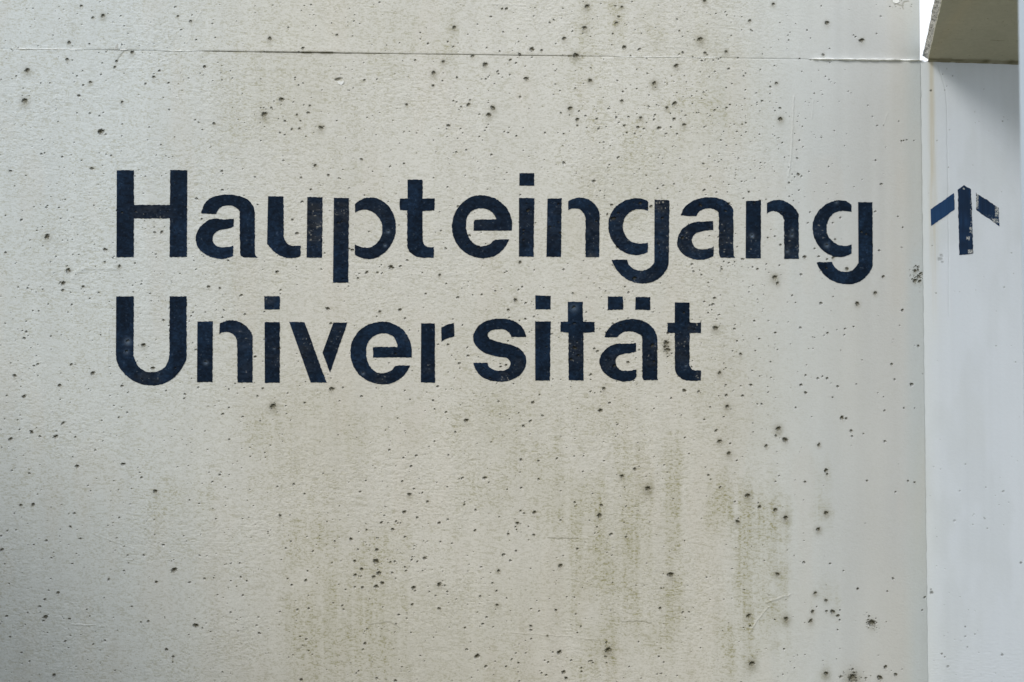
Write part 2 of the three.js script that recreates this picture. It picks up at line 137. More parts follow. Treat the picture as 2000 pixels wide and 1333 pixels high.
for (const list of HOLES) for (let i = 0; i < list.length; i += 4) hole(list[i], list[i + 1], list[i + 2] * (list[i + 3] > 1 ? .9 : .84), list[i + 3]);
for (const [mm, w, pts] of RIDGES) ridge(mm, w, pts);
// the many small ones between
const crowd = (u, v) => clamp(.3 + .5 * fbm(u / 160, v / 130, 3) + .75 * Math.exp(-(((u - 1340) / 200) ** 2 + ((v - 270) / 130) ** 2)) + .3 * Math.exp(-(((u - 1280) / 260) ** 2 + ((v - 640) / 130) ** 2)) + .3 * Math.exp(-(((u - 780) / 130) ** 2 + ((v - 1110) / 80) ** 2)) - .38 * step(u, 1560, 1700) + .06 * (1 - step(u, 100, 500)));
for (let k = 0; k < 11000; k++) { const u = -160 + rnd() * 1980, v = -300 + rnd() * 1950, c = crowd(u, v); if (rnd() > c * c * 1.25) continue; hole(u, v, .6 + 1.05 * rnd() * rnd() + (rnd() < .07 ? .8 : 0), rnd() < .12 ? 1 : 0); }
for (let k = 0; k < 420; k++) { const u = rnd() < .5 ? -190 + rnd() * 190 : rnd() * 1800, v = rnd() < .5 ? -330 + rnd() * 320 : 1345 + rnd() * 300; hole(u, v, 1.8 + 2.4 * rnd() * rnd(), Math.floor(rnd() * 3.3)); }
for (const [u0, v0, su, sv, n] of [[1303, 678, 5, 12, 26], [1792, 537, 7, 13, 44], [1704, 1218, 9, 9, 40], [1666, 1322, 14, 9, 60], [1188, 1268, 8, 10, 20], [1760, 12, 16, 6, 14]])
  for (let k = 0; k < n; k++) { const a = rnd() * 6.283, q = Math.sqrt(-2 * Math.log(rnd() + 1e-6)); hole(u0 + su * q * Math.cos(a), v0 + sv * q * Math.sin(a), .5 + .9 * rnd() * rnd() + (rnd() < .1 ? 1 : 0), 1); }
{ // a chip knocked out of the skin, and the dark parts of the joint
  const [cx, cy] = texel(660, 155); stamp(cx, cy, 12, (i, dx, dy) => { const q = Math.hypot(dx / 8, (dy + .25 * dx) / 3.4); const k = 1 - step(q, .5, 1.1); pit[i] = Math.max(pit[i], k * .9); relief[i] = Math.min(relief[i], -.003 * k); });
  for (const [u0, u1, dark, w] of [[165, 235, .35, 1.1], [236, 252, .5, 1.2], [398, 482, .6, 1.3], [482, 520, .3, 1], [520, 590, .55, 1.4], [588, 650, .85, 2.1], [650, 745, .5, 1.3], [745, 830, .22, 1], [825, 1110, .36, 1.1], [1110, 1138, .9, 2.2], [1138, 1180, .35, 1]])
    for (let u = u0; u < u1; u += .6) { const p = texel(u, 0)[0], y = (TY1 - YJ) / S, k = dark * clamp(.25 + 1.2 * noise(u / 9, 3.3)); stamp(p, y + .4 + 1.2 * (noise(u / 14, 8) - .5), 7, (i, dx, dy) => { const g = Math.exp(-((dx / 1.4) ** 2 + (dy / w) ** 2)); halo[i] = Math.max(halo[i], k * g); pit[i] = Math.max(pit[i], (k - .45) * 1.3 * g); halo[i] = Math.max(halo[i], .2 * k * Math.exp(-((dx / 3) ** 2 + (dy / 4.5) ** 2))); }); }
}
// worn and chalked places of the lettering: u, v, radius, strength
for (const [u, v, r, s] of [[614, 440, 55, .75], [665, 415, 26, .6], [1158, 455, 34, .4], [1157, 497, 13, .9], [1292, 402, 17, .95], [1292, 450, 50, .35], [1215, 450, 40, .3], [1255, 540, 30, .35], [1345, 480, 36, .45], [1420, 470, 44, .5], [1471, 480, 30, .4], [1546, 480, 36, .5], [1600, 445, 30, .35], [478, 655, 30, .5], [478, 720, 26, .25], [525, 583, 14, .6], [590, 690, 46, .4], [660, 660, 30, .35], [746, 740, 18, .5], [800, 660, 14, .5], [838, 715, 16, .4], [885, 645, 7, .8], [1015, 720, 22, .4], [985, 738, 14, .6], [1124, 690, 34, .4], [1358, 640, 15, .8], [1332, 680, 40, .4], [1365, 735, 9, .9], [1279, 690, 34, .4], [1190, 705, 26, .35], [1312, 640, 8, .6], [290, 735, 30, .45], [296, 413, 40, .5], [1050, 635, 8, .5], [540, 690, 34, .3], [1030, 440, 50, .2], [1082, 440, 50, .25], [940, 440, 60, .2], [720, 440, 60, .25]]) {
  const [cx, cy] = texel(u, v); stamp(cx, cy, r * 1.4, (i, dx, dy) => { wear[i] = Math.max(wear[i], s * (1 - step(Math.hypot(dx, dy) / r, .4, 1.35))); });
}
// pale bloom round damp spots in the lettering
for (const [u, v, r, s] of [[249, 668, 11, .7], [247, 688, 9, .35], [402, 709, 8, .6], [535, 681, 5, .4], [516, 665, 5, .4], [758, 453, 6, .6], [752, 480, 5, .7], [709, 730, 6, .6], [1121, 602, 13, .5], [1469, 461, 7, .9], [1547, 460, 7, .6], [1548, 449, 5, .5], [1538, 491, 7, .5], [1615, 480, 9, .6], [1634, 395, 7, .4], [1340, 715, 5, .4], [682, 488, 7, .4]]) {
  const [cx, cy] = texel(u, v); stamp(cx, cy, r * 1.6, (i, dx, dy) => { bloom[i] = Math.max(bloom[i], s * Math.exp(-(dx * dx + dy * dy) / (r * r * .35))); });
  hole(u, v - 1, r * .27, 0);
}
for (const [u, v, r] of [[1198, 428, 4], [1251, 398, 3], [1239.6, 545, 4.2], [1032, 412, 3.2], [1023, 450, 2], [1022, 457, 1.8], [1692, 458, 2], [1683, 454, 2.2], [1334, 466, 3], [1368, 402, 3], [1417, 413, 2.6], [1275, 676, 3.4], [1200, 716, 3.2], [1122.6, 633, 2.6], [1122.6, 681, 3.6], [1115, 703, 2.8], [1130, 695, 2.6], [1091, 435, 1.8], [1074, 444, 2.2], [1165, 433, 2], [1208, 417, 2.2], [1294, 427, 2], [1286, 477, 2.2], [661, 437, 2.4], [667, 434, 1.8], [773, 692, 2.4], [1264, 408, 2.2], [1206, 484, 2.4], [1600, 502, 2], [1614, 524, 2], [1012, 684, 1.6], [1278, 707, 2.4]]) hole(u, v, r, 0);

{ // survey marks of every texel come from the same pose as onWall()
  const A = new THREE.Vector3(1, 0, 0).applyMatrix3(BACK), B = new THREE.Vector3(0, 1, 0).applyMatrix3(BACK), C = camera.position.clone().multiplyScalar(-1).applyMatrix3(BACK);
  const wall = new Uint8Array(N * 4), paint = new Uint8Array(N * 4), height = new Float32Array(N), rough = 0;
  const streakBins = []; for (let b = 0; b < 256; b++) { const a = -300 + b * 10, e = a + 10; streakBins.push(STREAKS.filter((s) => s[1] + 30 > a && s[0] - 30 < e)); }
  for (let row = 0; row < T; row++) {
    const y = TY1 - (row + .5) * S;
    for (let col = 0; col < T; col++) {
      const x = TX0 + (col + .5) * S, i = row * T + col;
      const qz = -(A.z * x + B.z * y + C.z), u = 1000 + FOCAL * (A.x * x + B.x * y + C.x) / qz, v = 666.5 - FOCAL * (A.y * x + B.y * y + C.y) / qz;
      const G = mix(1, .22, step(u + 60 * (noise(u / 90, v / 70) - .5), 1330, 1640)) * mix(1, .8, step(v, 500, 650) * (1 - step(v, 760, 900)));
      const patch = mix(.3, 1.12, step(fbm(u / 150 + 21, v / 105 + 6, 3), .36, .6)), GP = G * patch, wob = noise(u / 40, v / 30) * 6;
      const g1 = noise(u / 6.5 + wob, v / 2.9 + wob * .4), g2 = noise(u / 2.3 + 31, v / 1.7 + 11), g3 = noise(u / 17 + wob * .5, v / 8), g4 = noise(u / 4.1 + 77, v / 4.6 + 5);
      // relief: roller texture, slow waves of the formwork skin, pits and ridges
      height[i] = GP * (.00042 * (g1 - .5) + .0003 * (g2 - .5) + .00032 * (g3 - .5) + .0003 * (g4 - .5)) + .0011 * (fbm(u / 95, v / 120, 3) - .5) + .00012 * (g2 - .5) + relief[i];
      // stain density
      let st = 0; const wav = .6 * noise(u / 90 + 8, v / 60 + 3) + .4 * noise(u / 30, v / 17 + 9), fra = .6 * noise(u / 11 + 60, v / 300) + .4 * noise(u / 34 + 6, v / 80); const bin = streakBins[clamp(Math.floor((u + 300) / 10), 0, 255) | 0];
      for (const s of bin) {
        const uu = u + 15 * (wav - .5), w = Math.min(16, (s[1] - s[0]) * .45), eu = Math.min(step(uu, s[0] - w, s[0] + w * .7), 1 - step(uu, s[1] - w * .5, s[1] + w * .5)), ev = Math.min(step(v + 60 * (fra - .5), s[2] - 25, s[2] + 45), 1 - step(v + 110 * (fra - .5), s[3] - 90, s[3] + 30));
        if (eu > 0 && ev > 0) st = Math.max(st, s[4] * eu * ev);
      }
      const colN = noise(u / 4.2 + 5, v / 170), blotch = fbm(u / 46 + 3, v / 60, 3);
      st *= clamp(.35 + .9 * colN) * clamp(-.35 + 2.4 * blotch);
      const haze = .12 * step(fbm(u / 240 + 14, v / 200 + 31, 3), .42, .7) * step(u, 250, 640) * (1 - step(u, 1380, 1600));
      const warm = step(u, 180, 640) * (1 - step(u, 1330, 1640)) * .8 + .2 * step(v, 300, 900) * (1 - step(u, 1500, 1700));
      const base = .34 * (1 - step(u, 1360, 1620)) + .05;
      const dens = clamp(base * (.45 + 1.1 * blotch) + st * 1.15);
      const f1 = noise(u / 4.4 + wob * .7 + 13, v / 1.35 + 71), f2 = noise(u / 1.5 + 3, v / 1.1 + 91), valley = step(.5 * f1 + .25 * g1 + .25 * f2, .5, .26), fine = step(f2 * .65 + g2 * .35, .34, .16);
      const speck = clamp(valley * .72 + fine * .75) * dens, wash = st * .52 + base * .12 + haze * (.5 + .5 * colN);
      // wall colour: cool at the sides, darker towards the right end, warmer between
      const tone = 1 + .07 * (fbm(u / 210 + 9, v / 260, 3) - .5) + .05 * (noise(u / 14, v / 420) - .5) + .03 * (g1 - .5) * G + .09 * (f2 - .5) * (.3 + .7 * G) + .07 * (f1 - .5) * G + .05 * (g2 - .5) * (.3 + .7 * G);
      const brown = step(fbm(u / 60 + 40, v / 190 + 4, 2), .56, .72) * .1;
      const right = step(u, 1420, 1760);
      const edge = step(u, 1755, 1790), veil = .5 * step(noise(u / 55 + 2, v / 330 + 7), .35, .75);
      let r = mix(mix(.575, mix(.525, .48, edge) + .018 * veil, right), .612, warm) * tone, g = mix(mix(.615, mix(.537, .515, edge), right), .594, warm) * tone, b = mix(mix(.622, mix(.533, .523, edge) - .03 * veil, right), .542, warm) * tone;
      r = mix(r, .57, brown); g = mix(g, .50, brown); b = mix(b, .42, brown);
      let a = clamp(speck * .95 + wash); r = mix(r, .30, a); g = mix(g, .282, a); b = mix(b, .16, a);
      a = halo[i] * .92; r = mix(r, .165, a); g = mix(g, .15, a); b = mix(b, .085, a);
      a = pit[i] * .93; r = mix(r, .074, a); g = mix(g, .066, a); b = mix(b, .036, a);
      const o = ((T - 1 - row) * T + col) * 4;
      wall[o] = enc(r); wall[o + 1] = enc(g); wall[o + 2] = enc(b); wall[o + 3] = 255;
      // lettering paint: navy, mottled; worn to pale specks; chalky bloom; the pits show paler
      const m = .62 + .5 * g2 * g4 * 2 + .45 * (g1 - .5);
      const fade = .9 + .5 * step(fbm(u / 40 + 3, v / 55 + 12, 3), .45, .7); let R = .0064 * m * fade, Gn = .0156 * m * fade, Bl = .0335 * m * fade;
      const w = wear[i]; a = w * (.16 * g4 + .26 * step(g3 * .6 + g1 * .4, .35, .7)); R = mix(R, .07, a); Gn = mix(Gn, .068, a); Bl = mix(Bl, .06, a);
      a = step(g2 * .65 + g4 * .35, .82 - .15 * w, .94 - .1 * w) * clamp(.15 + w * .8); R = mix(R, .33, a); Gn = mix(Gn, .31, a); Bl = mix(Bl, .25, a);
      a = bloom[i]; R = mix(R, .14, a * .8); Gn = mix(Gn, .19, a * .8); Bl = mix(Bl, .26, a * .8);
      a = clamp(pit[i] * .8); R = mix(R, .075, a * .8); Gn = mix(Gn, .068, a * .8); Bl = mix(Bl, .04, a * .8);
      paint[o] = enc(R); paint[o + 1] = enc(Gn); paint[o + 2] = enc(Bl); paint[o + 3] = 255;
    }
  }
  const flipped = new Float32Array(N); for (let row = 0; row < T; row++) flipped.set(height.subarray(row * T, row * T + T), (T - 1 - row) * T);
  var wallColour = colourMap(wall, T, T), paintColour = colourMap(paint, T, T), wallRelief = reliefMap(flipped, T, T);
}
const wallMat = new THREE.MeshPhysicalMaterial({ name: 'painted_concrete', map: wallColour, bumpMap: wallRelief, bumpScale: 1, roughness: .86, specularIntensity: .5 });
const paintMat = new THREE.MeshPhysicalMaterial({ name: 'navy_stencil_paint', map: paintColour, bumpMap: wallRelief, bumpScale: .7, roughness: .8, specularIntensity: .18 });

// ---------------------------------------------------------------- the big wall
const wallThing = thing('concrete_wall', 'long off-white painted concrete wall, stained and pitted, with two navy stencilled words', 'wall');
const uvWall = (x, y) => [(x - TX0) / SPAN, (y - TY0) / SPAN];
// A cast lift: a front sheet of grid cells with its edges turned back by depth.
function lift(xs, ys, z, edge, depth) {
  const nx = xs.length, ny = ys.length, P = [], U = [], I = [];
  for (let j = 0; j < ny; j++) for (let i = 0; i < nx; i++) { const x = xs[i] + edge(i === nx - 1 ? 1 : 0, ys[j]); P.push(x, ys[j], z(xs[i], ys[j])); U.push(...uvWall(x, ys[j])); }
  for (let j = 0; j < ny - 1; j++) for (let i = 0; i < nx - 1; i++) { const a = j * nx + i; I.push(a, a + 1, a + nx, a + 1, a + nx + 1, a + nx); }
  const front = new THREE.BufferGeometry(); front.setAttribute('position', new THREE.Float32BufferAttribute(P, 3)); front.setAttribute('uv', new THREE.Float32BufferAttribute(U, 2)); front.setIndex(I); front.computeVertexNormals();
  const loop = []; for (let i = 0; i < nx; i++) loop.push(i); for (let j = 1; j < ny; j++) loop.push(j * nx + nx - 1); for (let i = nx - 2; i >= 0; i--) loop.push((ny - 1) * nx + i); for (let j = ny - 2; j >= 0; j--) loop.push(j * nx);
  const SP = [], SU = [], SI = [];
  loop.forEach((k, n) => { SP.push(P[3 * k], P[3 * k + 1], P[3 * k + 2], P[3 * k], P[3 * k + 1], -depth); SU.push(U[2 * k], U[2 * k + 1], U[2 * k] + .02, U[2 * k + 1] + .02); if (n < loop.length - 1) SI.push(2 * n, 2 * n + 1, 2 * n + 2, 2 * n + 1, 2 * n + 3, 2 * n + 2); });
  const rim = new THREE.BufferGeometry(); rim.setAttribute('position', new THREE.Float32BufferAttribute(SP, 3)); rim.setAttribute('uv', new THREE.Float32BufferAttribute(SU, 2)); rim.setIndex(SI); const rimFlat = rim.toNonIndexed(); rimFlat.computeVertexNormals();
  const c = [xs[0], ys[0], xs[nx - 1], ys[ny - 1]], back = new THREE.PlaneGeometry(c[2] - c[0], c[3] - c[1]); back.rotateY(Math.PI); back.translate((c[0] + c[2]) / 2, (c[1] + c[3]) / 2, -depth);
  return mergeGeometries([front.toNonIndexed(), rimFlat, back.toNonIndexed()]);
}
const PROF = [-200, -1.6, 20, -2.2, 165, -2, 200, -.3, 240, .9, 300, -.9, 345, -1.5, 390, 0, 420, 2, 480, 1.2, 520, 3, 640, 3.4, 690, 2, 760, 1.5, 830, 1.2, 1100, 1.2, 1180, -.8, 1240, -1.6, 1400, -1.4, 1490, -.5, 1590, -.8, 1640, -3, 1810, -3.4];
const profile = (x) => { const u = gridMark(new THREE.Vector3(x, YJ, 0))[0]; for (let k = 0; k < PROF.length - 2; k += 2) if (u < PROF[k + 2]) return .001 * mix(PROF[k + 1], PROF[k + 3], clamp((u - PROF[k]) / (PROF[k + 2] - PROF[k]))); return -.0034; };
const xs = [-6, -4, -3, -2.2, -1.8, -1.5]; for (let x = -1.44; x < XC - .01; x += .006) xs.push(x); xs.push(XC - .004, XC - .0015, XC);
const profOf = new Map(xs.map((x) => [x, profile(x) + .0009 * (noise(x * 60, 3) - .5)]));
const endRound = (x) => x > XC - .002 ? .0012 * ((x - XC + .002) / .002) ** 2 : 0;
const jag = (y) => -.004 * step(noise(y * 23 + 5, 6.6), .8, .95) + .0026 * (noise(y * 45, 2.2) - .5) + .0016 * (noise(y * 170, 9.2) - .5);
const arrisDrop = (d) => d < .003 ? .0012 * (1 - d / .003) ** 2 : 0;
const seam = (x) => { const u = gridMark(new THREE.Vector3(x, YJ, 0))[0]; return .0006 * (noise(x * 40, 5) - .5) + (u > 400 && u < 480 ? .0012 : u > 515 && u < 660 ? .0022 : u > 820 && u < 1120 ? .0007 : .0003); };
{
  const up = [0, .0012, .003, .006, .012, .022, .04, .07, .11, .18, .3, .6, 1.2, 1.8].map((d) => YJ + .0004 + d);
  const jagU = (last, y) => last ? jag(y) * (y > YJ + .05 ? 1.6 : .6) - .0012 : 0;
  mesh('upper_lift', lift(xs, up, (x, y) => (profOf.get(x) - arrisDrop(y - YJ) - (y - YJ < .001 ? Math.min(.0012, seam(x) * .4) : 0)) * Math.exp(-(y - YJ) / .06) - endRound(x), jagU, .22), wallMat, wallThing, 'upper concrete lift above the casting joint');
  const down = [0, .0012, .003, .006, .012, .03]; const ys = [0, .3, .6]; for (let y = .62; y < YJ - .04; y += .012) ys.push(y); for (const d of down.reverse()) ys.push(YJ - .0004 - d);
  mesh('lower_lift', lift(xs, ys, (x, y) => -arrisDrop(YJ - y) - endRound(x), (last, y) => last ? jag(y) : 0, .22), wallMat, wallThing, 'lower concrete lift carrying the stencilled words');
}
const finMat = new THREE.MeshStandardMaterial({ name: 'thick_white_paint', color: new THREE.Color(.88, .89, .88), roughness: .7 });
function fin(name, u0, u1, h, proud, label) {                            // a lip of slurry squeezed out of the joint
  const n = Math.ceil((u1 - u0) / 3), P = [], I = [];
  for (let k = 0; k <= n; k++) {
    const x = onWall(mix(u0, u1, k / n), 108).x, e = Math.min(1, k / 6, (n - k) / 6), hh = h * e * clamp(.3 + 1.1 * noise(k / 3.1, u0)), pp = proud * e * clamp(.35 + noise(k / 2.3, u0 + 9)), yc = YJ + .0008 * (noise(k / 7, u0 + 3) - .5);
    for (let s = 0; s <= 6; s++) { const a = -Math.PI / 2 + Math.PI * s / 6; P.push(x, yc + hh * Math.sin(a), -.0036 + (pp + .0036) * Math.max(0, Math.cos(a))); }
  }
  for (let k = 0; k < n; k++) for (let s = 0; s < 6; s++) { const a = k * 7 + s; I.push(a, a + 7, a + 1, a + 7, a + 8, a + 1); }
  const g = new THREE.BufferGeometry(); g.setAttribute('position', new THREE.Float32BufferAttribute(P, 3)); g.setIndex(I); g.computeVertexNormals();
  return mesh(name, g, finMat, wallThing, label);
}
fin('joint_lip', 1578, 1806, .0036, .008, 'bright white lip of the joint at the wall end');
fin('joint_lip_001', 18, 168, .0018, .002, 'thin white lip of the joint at the left');
fin('joint_lip_002', 304, 384, .0018, .002, 'short thin white lip of the joint');
fin('joint_lip_003', 1196, 1410, .0014, .0014, 'faint lip of the joint right of the middle');
function flake(u, v, pts, z, label) {                                   // a curled scrap of paint standing off the wall
  const c = onWall(u, v), sh = new THREE.Shape(pts.map(([a, b]) => new THREE.Vector2(a * S, -b * S)));
  const g = new THREE.ExtrudeGeometry(sh, { depth: .0006, bevelEnabled: false, steps: 1 }), p = g.attributes.position;
  for (let k = 0; k < p.count; k++) p.setZ(k, p.getZ(k) + z * Math.max(0, p.getY(k) / S * .12 + .4));
  g.computeVertexNormals(); g.translate(c.x, c.y, .0004);
  return mesh('paint_flake', g, finMat, wallThing, label);
}
flake(228, 94, [[-6, 3], [-1, -3], [3, -8], [5, -5], [3, 0], [4, 3]], .007, 'white curled paint flake on the joint').name = 'paint_flake';
flake(241, 97, [[-8, 1.4], [-6, -.8], [6, -.4], [7, 1], [0, 1.6]], .0025, 'white paint sliver on the joint').name = 'paint_flake_001';
flake(665, 163, [[-7, -4], [0, -2.6], [7, -5], [5, 1], [1, 3.6], [-4, 1]], .0022, 'white broken scrap below the chip').name = 'paint_flake_002';
flake(1750, 2, [[-8, -6], [5, -6], [8, 2], [1, 5], [-6, 3]], .002, 'peeling scrap of pale paint').name = 'paint_flake_003';

// ---------------------------------------------------------------- lettering: outlines on the survey grid
function outline(d) {
  const k = d.match(/[MLQCZ]|-?[\d.]+/g), sh = []; let p = null, i = 0, c = '';
  const num = () => parseFloat(k[i++]);
  while (i < k.length) {
    if (/[MLQCZ]/.test(k[i])) c = k[i++];
    if (c === 'M') { p = [num(), num()]; sh.push([p]); c = 'L'; } else if (c === 'Z') continue;
    else if (c === 'L') { const q = [num(), num()], n = Math.max(1, Math.round(Math.hypot(q[0] - p[0], q[1] - p[1]) / 3.5)); for (let s = 1; s <= n; s++) sh.at(-1).push([mix(p[0], q[0], s / n), mix(p[1], q[1], s / n)]); p = q; } else {
      const m = c === 'Q' ? 4 : 6, a = Array.from({ length: m }, num), q = [a[m - 2], a[m - 1]], n = Math.max(6, Math.round(Math.hypot(q[0] - p[0], q[1] - p[1]) / 3));
      for (let s = 1; s <= n; s++) { const t = s / n, w = 1 - t; sh.at(-1).push([0, 1].map((e) => m === 4 ? w * w * p[e] + 2 * w * t * a[e] + t * t * q[e] : w * w * w * p[e] + 3 * w * w * t * a[e] + 3 * w * t * t * a[2 + e] + t * t * t * q[e])); }
      p = q;
    }
  }
  return sh;
}
const box = (...a) => 'M' + a.join(' ') + 'Z';
const HAUPT = [
  ['capital letter H', 'M228 332.5L261 332.5L261 400.3L331.7 400.3L331.9 332.5L365.5 332.5L364.6 502.4L331 502.4L331.4 426.8L261 426.8L260.8 502.6L227 502.6Z'],
  ['letter a after the H', 'M392.8 417.5L421.5 418.2Q428 401.6 444.6 401.6Q461 402 467.7 414L468.4 495.8Q470 501 475.1 503.2L503.4 503.2Q498 500 497.2 494L497.6 418Q495.5 380.5 443 380.3Q397 380 392.8 417.5ZM456.2 427L456.2 442.7Q452 445.5 445 446.5Q414.6 450 414.6 466Q416 483.4 436 483.2Q447 483 455.1 479.7L455.1 500Q445 506 432 505.7C404 505 381.6 490 381.6 466.4C382 445 404 427 420 426.8Q428 428.4 439.4 428.6Q448 428.6 456.2 427Z'],
  ['letter u with a worn right stem', 'M523.4 383.5L553.4 383.9L553.6 461Q556 480.5 575.9 480.6L586.8 480.1L586.8 500Q578 504.7 565.4 504.7Q540 503 521.9 477Z' + box(599.8, 385.2, 629.7, 385.2, 628.8, 503.7, 598.6, 503.2)],
  ['letter p', box(652.5, 386.6, 681.4, 387, 680, 552.4, 649.9, 552.2) + 'M692.9 399.2Q706 386 723.3 385.9C752 386 773.2 413 773.2 444C773 478 748 506 720 506.2Q706 506 692.9 498.6L692.9 477.4Q702 483.8 716 483.8C735 483 746.8 466 746.8 447C746 427 730 409.6 709.5 409.4Q699 411 692.9 415.8Z'],
  ['letter t', 'M796.2 350.7L825.2 351.4L825.2 388.2L848.9 388.2L848.4 411.4L825.2 412.3L825.2 468Q826 482 838 483L847.7 483L847.5 503.7L822.2 503.7Q797 500 795.1 479L795.1 411.2L780.8 410.7L780.3 388.2L796.2 388.2Z'],
  ['letter e', 'M999.7 450.8L924.8 450.8L925.2 432L928 429.5L969.4 428.4Q962 407.1 938.3 407.1C920 407.5 909.8 421 909.8 439C910 463 923 481.3 941.8 481.3Q956 480.5 962 471.5Q964.5 468.4 968.2 468.2L994.2 467.8C986 491 966 504.6 944 504.6C908 504 882.5 477 882.5 443.4C883 410 907 381.5 939.5 381.5C975 382 1000 409 1000.4 438.8Z'],
  ['letter i', box(1014.2, 338.3, 1043.4, 337.9, 1043.2, 362.9, 1014.2, 362.9) + box(1014.2, 386.9, 1043.6, 387.3, 1042.2, 501.9, 1013.6, 501.5)],
  ['first letter n', box(1069, 388.1, 1096.8, 387.7, 1095.7, 502.1, 1067.4, 502.1) + 'M1109.6 393.6Q1122 386 1134.3 385.8Q1162 389 1171.3 416L1170 502.8L1143.6 502.4L1143.6 425.5Q1138 407 1122 407.2Q1115 408 1109.6 411.2Z'],
  ['first letter g', 'M1266 394Q1256 387.3 1243.6 387.3C1212 388 1187.9 411 1187.9 440C1188 471 1211 498.5 1242 498.8Q1255 498.5 1265.6 492.3L1265.6 473.8Q1258 476.6 1248.8 476.3C1230 475.5 1216.5 461 1216.5 442.5C1217 424 1230 409 1246.7 408.7Q1258 408.5 1266 412.3ZM1278.2 390.4L1305 390.6L1307.6 393L1306.1 516.8C1297 543 1277 554.2 1255 554.2C1228 554 1205 538 1194.8 507.8L1224.6 507.8Q1231 529 1253 529Q1268 528.5 1277.8 512.6Z'],
  ['second letter a', 'M1330.1 421.5L1359.9 422.5Q1366 407.2 1385.1 407.2Q1397 407.5 1404 415.6L1404.4 495.4L1407.1 503.4L1435.9 504.2Q1432.5 500 1432.8 494L1432.3 409.3Q1420 385.6 1385.1 385.4Q1338 388 1330.1 421.5ZM1393.1 431.8L1393.1 449.6L1374.6 451.3Q1352 455 1351.5 468.5Q1352 487.6 1372.5 487.6Q1384 487.5 1393.9 481.7L1393.5 500.6Q1381 507.8 1366.2 508C1340 507 1322.5 490 1322.5 474C1323 452 1342 434 1362 433.4Q1378 433.5 1393.1 431.8Z'],
  ['second letter n', box(1457.1, 392.7, 1486.3, 392.3, 1486.1, 505.1, 1456.7, 504.8) + 'M1497.7 397.1Q1508 390.4 1519.5 390.4Q1548 393 1560 418.8L1560.4 505.9L1532.1 505.9L1531.7 430.3Q1526 413 1511 412.7Q1504 412.7 1497.7 416.9Z'],
  ['last letter g', 'M1663.6 399.8Q1654 391.4 1641.3 391.4C1612 392 1587.3 416 1587.3 445C1588 476 1612 502.5 1640 502.5Q1653 502 1663.6 495.8L1663.6 478.2Q1656 481 1647.6 480.3C1630 479.5 1614.4 464 1614.4 447C1615 428 1627 412.8 1643 412.5Q1654 411.5 1663.6 414.3ZM1676 395L1704.3 395L1704.9 519.5C1696 544 1676 555.9 1656 555.9C1628 555 1606 541 1595.5 513.3L1597.2 512.2L1625.5 512.2Q1632 531.5 1653.9 531.5Q1670 530 1677 513.3Z'],
];
